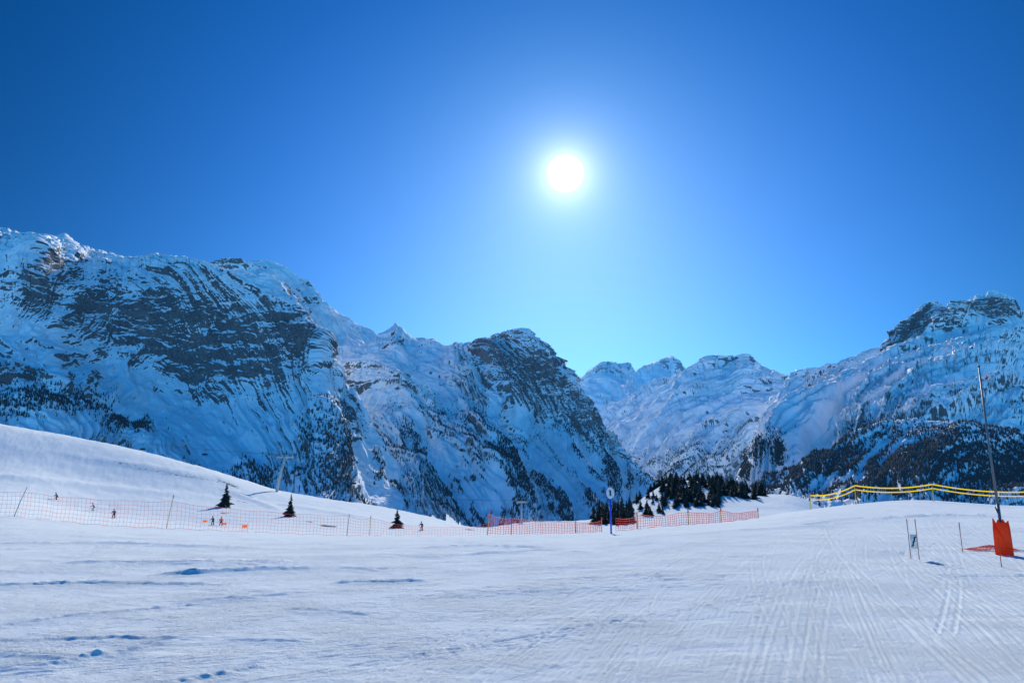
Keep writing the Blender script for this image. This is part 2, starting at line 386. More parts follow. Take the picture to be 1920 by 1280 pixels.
# ------------------------------------------------------------------ mountains
def lerp_pts(us, pts):
    if isinstance(pts, (int, float)): return np.full_like(us, float(pts))
    return np.interp(us, [p[0] for p in pts], [p[1] for p in pts])
def mountain(name, label, u0, u1, nc, nf, curves, mat, L=350, A=60, an=2.5, skew=0, iso=.15, rock0=.45, rockz=.35, zones=(), strata=None, forest=None, jag=2.5, seed=1.0, ridgeamp=.2, chute=.3, gain=.48, ribk=.30, cragk=.18):
    us = np.linspace(u0, u1, nc)
    V = np.array([lerp_pts(us, c[0]) for c in curves]); D = np.array([lerp_pts(us, c[1]) for c in curves])
    k = np.exp(-.5*(np.arange(-6, 7)/.9)**2); k /= k.sum()
    jn = jag*(.9*fbm(us/34, seed*3.1, seed, 6, .58)+1.4*(.45-ridged(us/24, seed*2.0, seed*1.3, 5, .55, 1.0)*.5))*1.6
    for i in range(len(V)):
        kk = k if i == 0 else np.repeat(k, 3)/3
        p = len(kk)//2
        V[i] = np.convolve(np.pad(V[i], p, mode='edge'), kk, 'valid')[:nc]
        D[i] = np.convolve(np.pad(D[i], 30, mode='edge'), np.ones(61)/61, 'valid')[:nc]
    V[0] += jn
    for i in range(1, len(V)): V[i] = np.maximum(V[i], V[i-1]+2)
    K = np.stack([np.stack(at(us, V[i], D[i]), -1) for i in range(len(V))])
    G = pchip(np.arange(len(V)), K, np.linspace(0, len(V)-1, nf))
    N = grid_normal(G)
    a = np.arctan2(G[..., 0], G[..., 1])*D.mean()
    b = np.concatenate([np.zeros((1, nc)), np.cumsum(np.linalg.norm(np.diff(G, axis=0), axis=2), 0)])
    fu, fv = project(G[..., 0], G[..., 1], G[..., 2])
    x, y, z = G[..., 0], G[..., 1], G[..., 2]
    wa = a+L*.22*fbm(x/(L*1.1), y/(L*1.1), z/(L*1.1)+seed, 4)+skew*b
    # large planar spurs, then finer ribs hanging off them
    rid = ridged(wa/L, b/(L*an), seed*5.7, 7, gain, 1.0)
    rib = ridged((wa+.5*b*np.tanh(6*perlin(wa/L, b/(L*an), seed*5.7)))/(L*.28), b/(L*an*.8), seed*8.3, 6, .54, 1.0)
    iso_n = fbm(x/(L*.5), y/(L*.5), z/(L*.5)+seed*2, 7, .52)
    ch = np.clip(1-np.abs(perlin((wa+10*fbm(x/50, y/50, z/50, 3))/(L*.2), b/(L*5), seed*9.1))*3.6, 0, 1)
    zone = blob(fu, fv, zones) if zones else np.zeros_like(fu)
    zone = np.clip(zone*(1.05+.7*fbm(x/190, y/190, z/120, 5)), 0, 1.15)
    crag = ridged((wa+.1*b)/(L*.17), b/(L*1.0), seed*4.1, 6, .58, 1.0)
    disp = A*(rid-.98)+A*ribk*(rib-.98)+A*iso*iso_n-A*chute*.5*ch+A*cragk*zone*(crag-.85)
    w = np.linspace(0, 1, nf)[:, None]*(len(V)-1)
    if strata:
        for per, amp, tilt in strata:
            q = (z+tilt*a+per*1.3*fbm(x/(per*5), y/(per*5), z/(per*5), 5, .55))/per
            fr = q-np.floor(q)
            lvl = 2.2*np.clip(perlin(np.floor(q)*1.7, a/300, 3.3)+.25, 0, 1)
            disp = disp+amp*zone*lvl*(np.interp(fr, [0, .34, 1], [1, 0, 1])-.5)
    fade = ridgeamp+(1-ridgeamp)*sstep(0, .45, w)
    hp = b[-1:, :]; fade = fade*(.02+.98*sstep(.05, .6, hp/L))
    G2 = G+N*(disp*fade)[..., None]
    nb = 14; f = np.linspace(1, 0, nb+1)[:-1][:, None]
    r0 = G2[0][None]; zf = G[-1, :, 2][None]
    back = np.stack([r0[..., 0]*(1+.22*f), r0[..., 1]*(1+.22*f), r0[..., 2]-(r0[..., 2]-zf)*f*.75], -1)
    full = np.concatenate([back, G2], 0)
    nrm = grid_normal(full)
    zfull = np.concatenate([np.zeros((nb, nc)), zone], 0)
    X, Y, Z = full[..., 0], full[..., 1], full[..., 2]
    thr = rock0+rockz*zfull
    rk = sstep(thr+.12, thr-.12, nrm[..., 2]+.12*fbm(X/90, Y/90, Z/90, 4))
    o = grid_obj(name, full, mat, {'rock': rk}); tag(o, label, 'mountain', kind='structure')
    if forest:
        n, zn, hgt, gul = forest
        dens = blob(fu, fv, zn)
        dens = dens*sstep(gul-.2, gul+.25, .9*(rid-.98)-.6*ch+.8*fbm(x/170, y/170, z/170+9, 3))*sstep(.95, .6, rk[nb:])*sstep(.3, .5, nrm[nb:, :, 2])
        area = np.linalg.norm(np.cross(np.gradient(G2, axis=1), np.gradient(G2, axis=0)), axis=2)
        p = (dens*area).reshape(-1); p /= p.sum()
        idx = rng.choice(len(p), n, p=p)
        ii, jj = np.unravel_index(idx, dens.shape)
        di, dj = rng.random(n), rng.random(n)
        i1, j1 = np.minimum(ii+1, nf-1), np.minimum(jj+1, nc-1)
        pos = (G2[ii, jj]*((1-di)*(1-dj))[:, None]+G2[i1, jj]*(di*(1-dj))[:, None]+G2[ii, j1]*((1-di)*dj)[:, None]+G2[i1, j1]*(di*dj)[:, None])
        far_forest(name, pos, hgt)
    return G2
def far_forest(host, pos, hgt):
    n = len(pos)
    ang = np.arange(6)*math.pi/3
    t1 = np.stack([np.cos(ang), np.sin(ang), np.full(6, .06)], 1); t2 = np.stack([np.cos(ang+.5)*.66, np.sin(ang+.5)*.66, np.full(6, .42)], 1)
    T = np.concatenate([t1, [[0, 0, .72]], t2, [[0, 0, 1.]]])
    h = hgt*rng.uniform(.45, 1.3, n); r = h*rng.uniform(.15, .24, n)
    ro = rng.uniform(0, 6.28, n); c, s = np.cos(ro), np.sin(ro)
    jit = rng.uniform(.7, 1.25, (n, 14))
    tx, ty = T[:, 0][None]*jit, T[:, 1][None]*jit
    V = np.stack([pos[:, 0:1]+(tx*c[:, None]-ty*s[:, None])*r[:, None], pos[:, 1:2]+(tx*s[:, None]+ty*c[:, None])*r[:, None],
                  pos[:, 2:3]-h[:, None]*.05+T[:, 2][None]*h[:, None]], -1).reshape(-1, 3)
    f = np.array([[k, (k+1) % 6, 6] for k in range(6)]+[[7+k, 7+(k+1) % 6, 13] for k in range(6)])
    Fc = (f[None]+14*np.arange(n)[:, None, None]).reshape(-1, 3)
    me = bpy.data.meshes.new('conifer_forest'); me.vertices.add(len(V)); me.vertices.foreach_set('co', V.reshape(-1).astype(np.float32))
    me.loops.add(len(Fc)*3); me.loops.foreach_set('vertex_index', Fc.reshape(-1).astype(np.int32))
    me.polygons.add(len(Fc)); me.polygons.foreach_set('loop_start', np.arange(0, len(Fc)*3, 3, dtype=np.int32))
    me.update(calc_edges=True); me.materials.append(M_forest)
    o = bpy.data.objects.new('conifer_forest', me); COL.objects.link(o)
    tag(o, 'far dark conifer wood '+FLAB[host], 'forest', kind='stuff')
FLAB = {'cliff_mountain': 'on the foot of the big left cliff', 'rocky_mountain': 'below the middle rocky peak', 'forested_ridge': 'covering the low right ridge',
        'valley_mountain': 'on the right side of the distant valley', 'right_mountain': 'under the tall right peak'}

A_r = [(-250, 380), (-120, 410), (-40, 425), (0, 428), (40, 438), (72, 456), (86, 449), (122, 443), (150, 463), (200, 478), (270, 490), (320, 500), (370, 505), (400, 515), (440, 523), (490, 538), (520, 562), (560, 590), (590, 625), (606, 680), (640, 712), (665, 732), (690, 790), (720, 832), (760, 890), (795, 955), (820, 1010), (850, 1050)]
A_rd = [(-250, 2700), (0, 2950), (300, 3350), (500, 2900), (600, 2520), (700, 2200), (850, 1900)]
A_c1 = [(-250, 520), (0, 520), (70, 490), (100, 515), (150, 542), (220, 556), (300, 528), (340, 516), (420, 536), (500, 556), (560, 605), (600, 650), (640, 735), (700, 815), (820, 1016), (850, 1056)]
A_c1d = [(-250, 2200), (0, 2350), (300, 2700), (500, 2500), (600, 2420), (700, 2150), (850, 1880)]
A_c2 = [(-250, 660), (0, 650), (100, 640), (200, 700), (350, 735), (460, 745), (560, 735), (600, 725), (640, 790), (700, 860), (820, 1022), (850, 1062)]
A_c2d = [(-250, 2030), (0, 2130), (300, 2430), (500, 2270), (600, 2250), (700, 2060), (850, 1850)]
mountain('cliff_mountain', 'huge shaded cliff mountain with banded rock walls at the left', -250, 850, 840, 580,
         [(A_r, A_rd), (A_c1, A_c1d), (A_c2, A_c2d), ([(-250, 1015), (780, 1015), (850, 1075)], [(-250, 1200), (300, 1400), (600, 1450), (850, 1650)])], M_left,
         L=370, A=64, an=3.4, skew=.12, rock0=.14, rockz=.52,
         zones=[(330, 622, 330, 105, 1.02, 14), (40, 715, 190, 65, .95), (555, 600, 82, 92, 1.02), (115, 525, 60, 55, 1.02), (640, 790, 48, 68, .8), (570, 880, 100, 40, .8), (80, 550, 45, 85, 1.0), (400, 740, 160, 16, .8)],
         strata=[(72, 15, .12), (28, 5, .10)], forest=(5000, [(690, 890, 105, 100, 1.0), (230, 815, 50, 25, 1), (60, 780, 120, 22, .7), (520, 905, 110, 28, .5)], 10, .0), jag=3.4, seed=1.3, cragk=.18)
mountain('snow_dome_mountain', 'snowy dome shaped summit rising behind the left cliff', 280, 860, 400, 230,
         [([(280, 540), (340, 511), (370, 501), (430, 496), (500, 489), (530, 505), (560, 530), (600, 568), (640, 595), (670, 612), (700, 634), (760, 690), (860, 770)], 4900),
          ([(280, 580), (430, 520), (500, 520), (560, 570), (640, 640), (700, 670), (860, 800)], [(280, 4600), (500, 4450), (700, 4400), (860, 4500)]),
          ([(280, 760), (500, 700), (640, 760), (860, 900)], [(280, 3300), (860, 3200)])], M_dome,
         L=360, A=90, an=3.0, skew=-.42, rock0=.15, rockz=.50, zones=[(430, 505, 60, 12, 1.0), (560, 570, 50, 24, .7, 40)], jag=2.6, seed=2.2)
C_r = [(540, 720), (600, 668), (640, 650), (680, 645), (700, 634), (722, 622), (741, 608), (765, 634), (800, 641), (835, 654), (852, 661), (880, 656), (930, 650), (985, 638), (1003, 660), (1030, 690), (1050, 715), (1066, 742), (1090, 780), (1130, 820), (1150, 850), (1185, 880), (1210, 905), (1240, 940), (1290, 1010)]
C_rd = [(540, 3550), (740, 3900), (860, 4050), (930, 3650), (985, 3350), (1050, 3300), (1150, 3100), (1290, 2600)]
C_c1 = [(540, 760), (640, 700), (700, 690), (760, 690), (820, 722), (868, 718), (915, 680), (985, 655), (1010, 676), (1050, 728), (1090, 790), (1150, 857), (1210, 912), (1290, 1014)]
C_c1d = [(540, 3150), (740, 3250), (860, 3250), (920, 3380), (985, 3310), (1050, 3260), (1150, 3070), (1290, 2590)]
C_c2 = [(540, 830), (700, 800), (800, 800), (870, 765), (920, 745), (985, 785), (1050, 805), (1100, 832), (1150, 872), (1210, 925), (1290, 1018)]
C_c2d = [(540, 2700), (740, 2650), (860, 3000), (985, 3100), (1050, 3100), (1150, 3010), (1290, 2580)]
mountain('rocky_mountain', 'jagged middle mountain with a square rock summit and wooded flank', 540, 1290, 680, 540,
         [(C_r, C_rd), (C_c1, C_c1d), (C_c2, C_c2d), ([(540, 1015), (1240, 1015), (1290, 1030)], [(540, 1900), (900, 1800), (1290, 2300)])], M_mid,
         L=400, A=112, an=3.4, skew=-.38, rock0=.13, rockz=.50,
         zones=[(985, 716, 100, 68, 1.02, 20), (1095, 805, 82, 40, 1.02, 45), (740, 636, 28, 15, .8), (640, 745, 46, 26, .5), (925, 755, 36, 36, .6)],
         strata=[(55, 7, -.1)], forest=(16000, [(940, 920, 180, 76, 1.0, 20), (1120, 888, 105, 38, 1.0, 38), (770, 890, 70, 64, .7, 40), (850, 970, 200, 50, .9), (1050, 950, 120, 50, .8)], 9.5, .05), jag=4.0, seed=3.1, cragk=.20)
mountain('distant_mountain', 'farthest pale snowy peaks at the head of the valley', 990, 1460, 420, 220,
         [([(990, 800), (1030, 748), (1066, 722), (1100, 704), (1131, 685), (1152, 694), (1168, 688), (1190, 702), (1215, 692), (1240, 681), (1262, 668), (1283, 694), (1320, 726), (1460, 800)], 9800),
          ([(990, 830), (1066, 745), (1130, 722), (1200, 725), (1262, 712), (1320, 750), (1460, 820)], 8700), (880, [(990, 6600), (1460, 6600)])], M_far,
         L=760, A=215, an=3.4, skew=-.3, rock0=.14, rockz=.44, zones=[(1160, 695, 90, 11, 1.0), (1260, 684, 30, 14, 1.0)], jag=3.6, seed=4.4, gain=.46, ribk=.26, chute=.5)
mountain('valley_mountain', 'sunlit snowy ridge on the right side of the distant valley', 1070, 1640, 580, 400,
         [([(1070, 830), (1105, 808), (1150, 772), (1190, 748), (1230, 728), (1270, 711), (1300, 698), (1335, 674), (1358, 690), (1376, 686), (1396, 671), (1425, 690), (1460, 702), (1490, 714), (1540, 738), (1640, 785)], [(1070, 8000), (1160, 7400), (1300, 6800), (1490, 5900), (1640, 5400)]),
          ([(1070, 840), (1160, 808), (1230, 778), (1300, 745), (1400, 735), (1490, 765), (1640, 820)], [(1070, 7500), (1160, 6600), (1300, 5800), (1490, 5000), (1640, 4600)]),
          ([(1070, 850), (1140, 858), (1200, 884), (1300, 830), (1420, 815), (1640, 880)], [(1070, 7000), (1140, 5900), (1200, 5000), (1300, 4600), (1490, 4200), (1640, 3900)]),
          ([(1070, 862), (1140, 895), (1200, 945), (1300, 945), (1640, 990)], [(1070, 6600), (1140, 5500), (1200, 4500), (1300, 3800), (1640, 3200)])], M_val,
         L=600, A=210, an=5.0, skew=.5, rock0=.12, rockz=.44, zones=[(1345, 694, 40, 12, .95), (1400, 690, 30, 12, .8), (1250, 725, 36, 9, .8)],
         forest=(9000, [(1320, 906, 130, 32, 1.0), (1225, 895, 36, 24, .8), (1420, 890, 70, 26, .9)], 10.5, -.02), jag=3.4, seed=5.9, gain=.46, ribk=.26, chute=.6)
E_r = [(1370, 915), (1410, 862), (1440, 802), (1470, 745), (1495, 713), (1530, 699), (1560, 689), (1600, 673), (1640, 655), (1665, 640), (1690, 615), (1715, 588), (1735, 572), (1752, 569), (1772, 580), (1800, 582), (1825, 568), (1860, 553), (1885, 557), (1900, 570), (1920, 585), (1990, 620), (2100, 640), (2300, 700)]
mountain('right_mountain', 'tall snowy mountain with dark rocky crown at the right', 1370, 2300, 800, 500,
         [(E_r, [(1370, 2900), (1490, 4300), (1700, 4700), (1860, 4600), (2300, 4200)]),
          ([(1370, 920), (1440, 825), (1500, 735), (1600, 700), (1660, 675), (1700, 655), (1760, 645), (1860, 625), (1920, 655), (2300, 770)], [(1370, 2850), (1490, 4050), (1700, 4480), (1860, 4400), (2300, 3900)]),
          ([(1370, 935), (1440, 870), (1500, 810), (1600, 785), (1760, 760), (1920, 765), (2300, 850)], [(1370, 2700), (1500, 2900), (1700, 2800), (2300, 2600)]),
          ([(1370, 985), (1600, 960), (2300, 970)], [(1370, 2200), (1600, 2100), (2300, 2000)])], M_right,
         L=500, A=160, an=5.0, skew=.45, rock0=.12, rockz=.54,
         zones=[(1740, 602, 64, 38, 1.0), (1850, 583, 78, 30, 1.0), (1690, 640, 44, 34, .95, -40), (1800, 648, 80, 14, .4)],
         strata=[(58, 6, .1)], forest=(9000, [(1490, 888, 95, 34, 1.0), (1600, 868, 80, 28, .8), (1420, 900, 60, 34, 1)], 10, -.02), jag=4.6, seed=6.6, gain=.47, ribk=.28, cragk=.22, chute=.5)
mountain('forested_ridge', 'low wooded ridge with a bare snowy crest in front of the right mountain', 1390, 2300, 580, 310,
         [([(1390, 935), (1440, 908), (1500, 882), (1560, 857), (1600, 830), (1650, 806), (1700, 795), (1760, 791), (1810, 797), (1860, 817), (1920, 835), (2100, 850), (2300, 870)], [(1390, 1750), (1700, 2000), (2300, 1900)]),
          ([(1390, 945), (1500, 900), (1600, 855), (1700, 822), (1810, 822), (1920, 855), (2300, 890)], [(1390, 1650), (1700, 1780), (2300, 1780)]),
          (1010, [(1390, 1200), (2300, 1250)])], M_low,
         L=200, A=44, an=3.6, skew=.15, rock0=.18, rockz=.2,
         forest=(21000, [(1720, 890, 340, 60, 1.0), (1480, 905, 90, 36, 1.0), (1580, 872, 80, 40, 1), (1900, 895, 150, 55, 1)], 9.5, -.24), jag=2.2, seed=7.7)

# ------------------------------------------------------------------ near trees
def crown_bm(h, seed):
    r = random.Random(seed); bm = bmesh.new(); n = 22
    Rm = h*r.uniform(.18, .26); lob = [(r.uniform(0, 6.28), r.uniform(.1, .8), r.uniform(.25, .5)) for _ in range(4)]
    for k in range(n):
        zf = .07+.93*(k/(n-1))**1.03; z = zf*h
        rad = Rm*(1-zf)**.8*r.uniform(.65, 1.25)+.03*h*(1-zf)+.006*h
        nb = max(4, int(11-6*zf)); a0 = r.random()*6.28
        for j in range(nb):
            if r.random() < .14: continue
            a = a0+2*math.pi*j/nb+r.uniform(-.25, .25); l = rad*r.uniform(.5, 1.25)
            for la, lz, lk in lob:    # uneven sides: some sectors bulge, some are thin
                l *= 1+lk*(1 if lz < .45 else -1)*math.exp(-((zf-lz)/.14)**2)*max(0, math.cos(a-la))
            d = Vector((math.cos(a), math.sin(a), 0)); s = Vector((-d.y, d.x, 0))
            dr = l*r.uniform(.2, .55); wd = l*r.uniform(.24, .38)+.01*h
            p0 = Vector((0, 0, z+.02*h)); pm = d*l*.55+Vector((0, 0, z-dr*.35)); pt = d*l+Vector((0, 0, z-dr))
            v = [bm.verts.new(q) for q in (p0, pm+s*wd-Vector((0, 0, wd*.4)), pt, pm-s*wd-Vector((0, 0, wd*.4)), pm+Vector((0, 0, .02*h)), pm-Vector((0, 0, wd*.9)))]
            bm.faces.new((v[0], v[1], v[4])); bm.faces.new((v[1], v[2], v[4])); bm.faces.new((v[2], v[3], v[4])); bm.faces.new((v[3], v[0], v[4]))
            bm.faces.new((v[0], v[5], v[2], v[4]))
    return bm
PROTO = []
for k in range(6):
    m1 = bpy.data.meshes.new('crown'); b1 = crown_bm(1.0, 40+k); b1.to_mesh(m1); b1.free(); m1.materials.append(M_crown if k % 3 else M_crown2)
    b2 = bmesh.new(); tube(b2, [(0, 0, -.08), (0, 0, .5), (0, 0, .96)], [.022, .013, .003], 7)
    m2 = bpy.data.meshes.new('trunk'); b2.to_mesh(m2); b2.free(); m2.materials.append(M_trunk)
    PROTO.append((m1, m2))
def spruce(p, h, k, label, group=None, fat=1.0):
    t = thing('spruce_tree', label, 'tree', p, random.random()*6.28, group)
    t.scale = (h*fat, h*fat, h)
    for nm, me in (('crown', PROTO[k][0]), ('trunk', PROTO[k][1])):
        o = bpy.data.objects.new(nm, me); COL.objects.link(o); o.parent = t
def tree_h(p, px): return px*p.y/F*1.02
for (u, v, px, k, fat, lab) in [(422, 950, 42, 0, 1.35, 'dark bushy spruce on the snow slope just left of the chairlift pylon'),
                           (544, 968, 40, 1, 1.25, 'lone dark spruce on the snow slope right below the chairlift pylon'),
                           (744, 990, 34, 2, 1.45, 'low wide spruce behind the orange net, farthest right on the left slope')]:
    p = hit(u, v, 120, 300); spruce(p, tree_h(p, px), k, lab, None, fat)
KN = 'spruces on the wooded knoll'
def clump(n, ur, vr, hr, label, seed, slope=0):
    r = random.Random(seed)
    for i in range(n):
        u = r.uniform(*ur)
        p = hit(u, r.uniform(*vr)+slope*(u-ur[0]), 215, 420)
        spruce(p, tree_h(p, r.uniform(*hr)), r.randrange(6), label, KN, r.uniform(1.15, 1.7))
clump(34, (1112, 1186), (958, 988), (16, 36), 'spruce in the dark clump right behind the blue marker post', 1)
clump(26, (1192, 1246), (912, 966), (10, 20), 'spruce scattered on the sunlit left flank of the wooded knoll', 2)
clump(112, (1240, 1352), (904, 952), (12, 23), 'spruce in the dense dark stand on the front of the wooded knoll', 3)
clump(76, (1330, 1434), (904, 928), (14, 26), 'spruce in the thick row on the right shoulder of the wooded knoll', 4, .10)
clump(48, (1214, 1345), (900, 908), (10, 20), 'spruce standing along the very top of the wooded knoll', 5)

# ------------------------------------------------------------------ safety nets
def net_bm(bot, top, cell, r):
    bm = bmesh.new()
    L = [0]
    for a, b in zip(bot, bot[1:]): L.append(L[-1]+(b-a).length)
    n = max(2, int(L[-1]/cell))
    def lin(P, s):
        for i in range(len(L)-1):
            if s <= L[i+1]+1e-6:
                f = (s-L[i])/max(1e-6, L[i+1]-L[i]); return P[i].lerp(P[i+1], f), f
    cols = []
    for k in range(n+1):
        s = L[-1]*k/n; (a, f), (b, _) = lin(bot, s), lin(top, s)
        wob = .06*math.sin(k*.7)+.04*math.sin(k*1.9)
        cols.append((a+Vector((.03*math.sin(k*2.3), wob, .04*math.sin(k*.9))), b+Vector((.05*math.sin(k*1.1), wob*.4, .04*math.sin(k*.53)))))
    h = max(1, int(round((top[0]-bot[0]).length/cell)))
    for a, b in cols: tube(bm, [a, a.lerp(b, .5)+Vector((.03, .03, 0)), b], r, 3, False)
    for j in range(h+1):
        tube(bm, [a.lerp(b, j/h) for a, b in cols], r*(1.5 if j in (0, h) else 1), 3, False)
    return bm
def net_fence(label, pts, heights, postinfo, cell=.4, r=.013, pr=1.0):
    base = pts[0]
    t = thing('safety_net_fence', label, 'net fence', base)
    top = [p+Vector((0, 0, h)) for p, h in zip(pts, heights)]
    bot = [p+Vector((0, 0, .05)) for p in pts]
    fb, ft = [], []
    for i in range(len(pts)-1):
        n = max(3, int((pts[i+1]-pts[i]).length/2))
        for k in range(n):
            f = k/n; q = bot[i].lerp(bot[i+1], f); gz = float(ground_z(q.x, q.y))+.05
            tp = top[i].lerp(top[i+1], f); tp.z -= .22*4*f*(1-f); q.z = gz
            fb.append(q); ft.append(tp)
    fb.append(bot[-1]); ft.append(top[-1])
    obj('net', net_bm(fb, ft, cell, r), M_net, t, base)
    for i, (h, m, lean) in postinfo.items():
        bm = bmesh.new(); p = pts[i]
        tube(bm, [p-Vector((0, 0, .3)), p+Vector((lean*h*.5, 0, h*.5)), p+Vector((lean*h, 0, h))], [.040*pr, .036*pr, .03*pr], 8)
        po = obj('post', bm, m, t, base)
        if m is M_ypost:
            bm = bmesh.new(); q = p+Vector((lean*h, 0, h)); tube(bm, [q-Vector((lean*.25, 0, .25)), q+Vector((0, 0, .02))], [.046*pr, .042*pr], 8)
            obj('post_cap', bm, M_red, po, base)
net_fence('long orange safety net strung across the snow at the left below the skiers',
          [on(-160, 55), on(34, 57), on(320, 57), on(655, 66), on(697, 68), on(800, 72), on(912, 74)], [2.0, 2.0, 2.15, 1.8, 1.7, 1.0, 1.2],
          {1: (2.35, M_steel, .35), 2: (2.65, M_ypost, .14), 3: (2.0, M_steel, .08), 4: (1.9, M_ypost, .03)}, .32, .0075, .75)
net_fence('orange safety net sagging between two posts left of the blue marker post',
          [on(914, 70), on(958, 70), on(1078, 70), on(1126, 68)], [2.1, 1.7, 1.25, 1.2], {0: (2.5, M_ypost, .12), 1: (2.1, M_steel, .05), 2: (1.6, M_steel, 0), 3: (1.5, M_ypost, 0)}, .26, .018, 1.15)
net_fence('red orange safety net along the crest in front of the wooded knoll',
          [on(1152, 62), on(1192, 62), on(1287, 62), on(1347, 63), on(1417, 64)], [1.1, 1.2, 1.15, 1.0, .65],
          {1: (1.45, M_ypost, 0), 2: (1.35, M_ypost, 0), 3: (1.2, M_ypost, .05), 4: (.85, M_ypost, 0)}, .2, .017, 1.15)

# ------------------------------------------------------------------ yellow tape barrier
yp = [on(1516, 77), on(1601, 78), on(1746, 79), on(1935, 80), on(2090, 80)]
yh = [1.55, 2.05, 1.95, 1.7, 1.8]
t = thing('tape_barrier', 'yellow double tape barrier on posts along the right crest', 'barrier', yp[0])
for p, h, i in zip(yp, yh, range(5)):
    bm = bmesh.new(); tube(bm, [p-Vector((0, 0, .4)), p+Vector((0, 0, h*.6)), p+Vector((0, 0, h))], [.05, .045, .04], 8); obj('post', bm, M_ypost, t, yp[0])
for sag, dz, wd0 in ((.36, -.05, .068), (.36, -.50, .060)):
    bm = bmesh.new(); prev = None
    for i in range(4):
        a = yp[i]+Vector((0, -.07, yh[i]+dz)); b = yp[i+1]+Vector((0, -.07, yh[i+1]+dz))
        for k in range(25 if i == 3 else 24):
            f = k/24; q = a.lerp(b, f)-Vector((0, 0, sag*4*f*(1-f)))
            vs = [bm.verts.new(q+Vector((0, .01, wd0))), bm.verts.new(q-Vector((0, .01, wd0)))]
            if prev: bm.faces.new((prev[0], prev[1], vs[1], vs[0]))
            prev = vs
    obj('tape', bm, M_yellow, t, yp[0])

# ------------------------------------------------------------------ blue marker post
p = hit(1146, 1000, 25, 60)
t = thing('piste_marker', 'tall blue marker post with a round white number sign', 'marker post', p)
hh = 84*p.y/F
bm = bmesh.new(); tube(bm, [(0, 0, -.3), (0, 0, hh*.85)], .055, 10); obj('post', bm, M_blue, t)
def disc(bm, rx, rz, y0, y1, cz, seg=28):
    f_ = [bm.verts.new((rx*math.cos(6.28318*k/seg), y0, cz+rz*math.sin(6.28318*k/seg))) for k in range(seg)]
    g_ = [bm.verts.new((rx*math.cos(6.28318*k/seg), y1, cz+rz*math.sin(6.28318*k/seg))) for k in range(seg)]
    bm.faces.new(f_); bm.faces.new(g_[::-1])
    for k in range(seg): bm.faces.new((f_[k], g_[k], g_[(k+1) % seg], f_[(k+1) % seg]))
bm = bmesh.new(); disc(bm, .25, .35, -.10, -.06, hh*.855)
s = obj('sign', bm, M_white, t, smooth=False)
bm = bmesh.new(); box(bm, (0, -.104, hh*.855), (.10, .006, .34)); box(bm, (-.06, -.104, hh*.855+.13), (.05, .006, .07)); obj('numeral', bm, M_black, s, smooth=False)
bm = bmesh.new(); disc(bm, .275, .375, -.058, -.03, hh*.855); obj('rim', bm, M_blue, s, smooth=False)

# ------------------------------------------------------------------ snow lance with padding
p = hit(1884, 1040, 10, 40)
sc = p.y/F
t = thing('snow_lance', 'tall grey snow making lance pole wrapped in red padding at its base', 'snow lance', p, -math.atan2(p.x, p.y))
bm = bmesh.new(); tube(bm, [(0, .06, -.3), (0, .06, 90*sc)], [.045, .042], 12); obj('lower_pole', bm, M_grey, t)
top = (1040-697)*sc
bm = bmesh.new(); tube(bm, [(0, .06, 60*sc), (-.02, .06, top*.55), (0, .06, top)], [.040, .031, .022], 12); ob = obj('lance_tube', bm, M_grey, t)
bm = bmesh.new(); tube(bm, [(0, .06, top-.02), (0, .06, top+.05)], [.03, .03], 12); tube(bm, [(-.04, .06, top+.02), (.04, .06, top+.02)], .013, 8); obj('nozzle', bm, M_dark, ob)
bm = bmesh.new(); tube(bm, [(-.02, .05, 72*sc), (-.07, .02, 84*sc)], .022, 8); obj('valve', bm, M_dark, t)
W = 27*sc; Hp = 62*sc
prof = [(-.52*W, -.08), (.52*W, -.08), (.50*W, Hp*.75), (.46*W, Hp*.98), (.30*W, Hp*.90), (.16*W, Hp*1.02), (.02*W, Hp*.90), (-.14*W, Hp*1.0), (-.26*W, Hp*.88), (-.42*W, Hp*1.04), (-.48*W, Hp*.7)]
bm = bmesh.new()
fr = [bm.verts.new((x, -.06-.04*math.cos(x/W*3), z)) for x, z in prof]; bk = [bm.verts.new((x*.9, .12, z)) for x, z in prof]
bm.faces.new(fr); bm.faces.new(bk[::-1])
for k in range(len(prof)): bm.faces.new((fr[k], bk[k], bk[(k+1) % len(prof)], fr[(k+1) % len(prof)]))
bmesh.ops.recalc_face_normals(bm, faces=bm.faces); bmesh.ops.bevel(bm, geom=list(bm.edges), offset=.012, segments=2, affect='EDGES')
pad = obj('padding', bm, M_red, t)
bm = bmesh.new(); tube(bm, [(-.53*W, -.09, Hp*.2), (0, -.112, Hp*.2), (.53*W, -.09, Hp*.2)], .008, 6); obj('strap', bm, M_rpost, pad)
c = hit(1868, 1034, 10, 40)+Vector((-.1, .5, 0))
bm = bmesh.new()
def cr(x, y): return .03+.14*math.exp(-(y/.3)**2)*(.6+.5*math.sin(x*3.1)+.3*math.sin(x*7.7+y*5))*max(0, 1-(x/1.1)**4)
nx, ny = 34, 14
gp = [[Vector((-.45+1.6*i/(nx-1)+.05*math.sin(j*2.1+i), -.3+.6*j/(ny-1)+.04*math.sin(i*1.7), 0)) for j in range(ny)] for i in range(nx)]
for row in gp:
    for q in row: q.z = float(ground_z(c.x+q.x, c.y+q.y))-c.z+cr(q.x, q.y)*.8
for i in range(nx): tube(bm, gp[i], .006, 3, False)
for j in range(ny): tube(bm, [gp[i][j] for i in range(nx)], .006, 3, False)
o = obj('safety_net', bm, M_net); o.location = c; tag(o, 'crumpled red net heap lying on snow around the padded lance base', 'net')

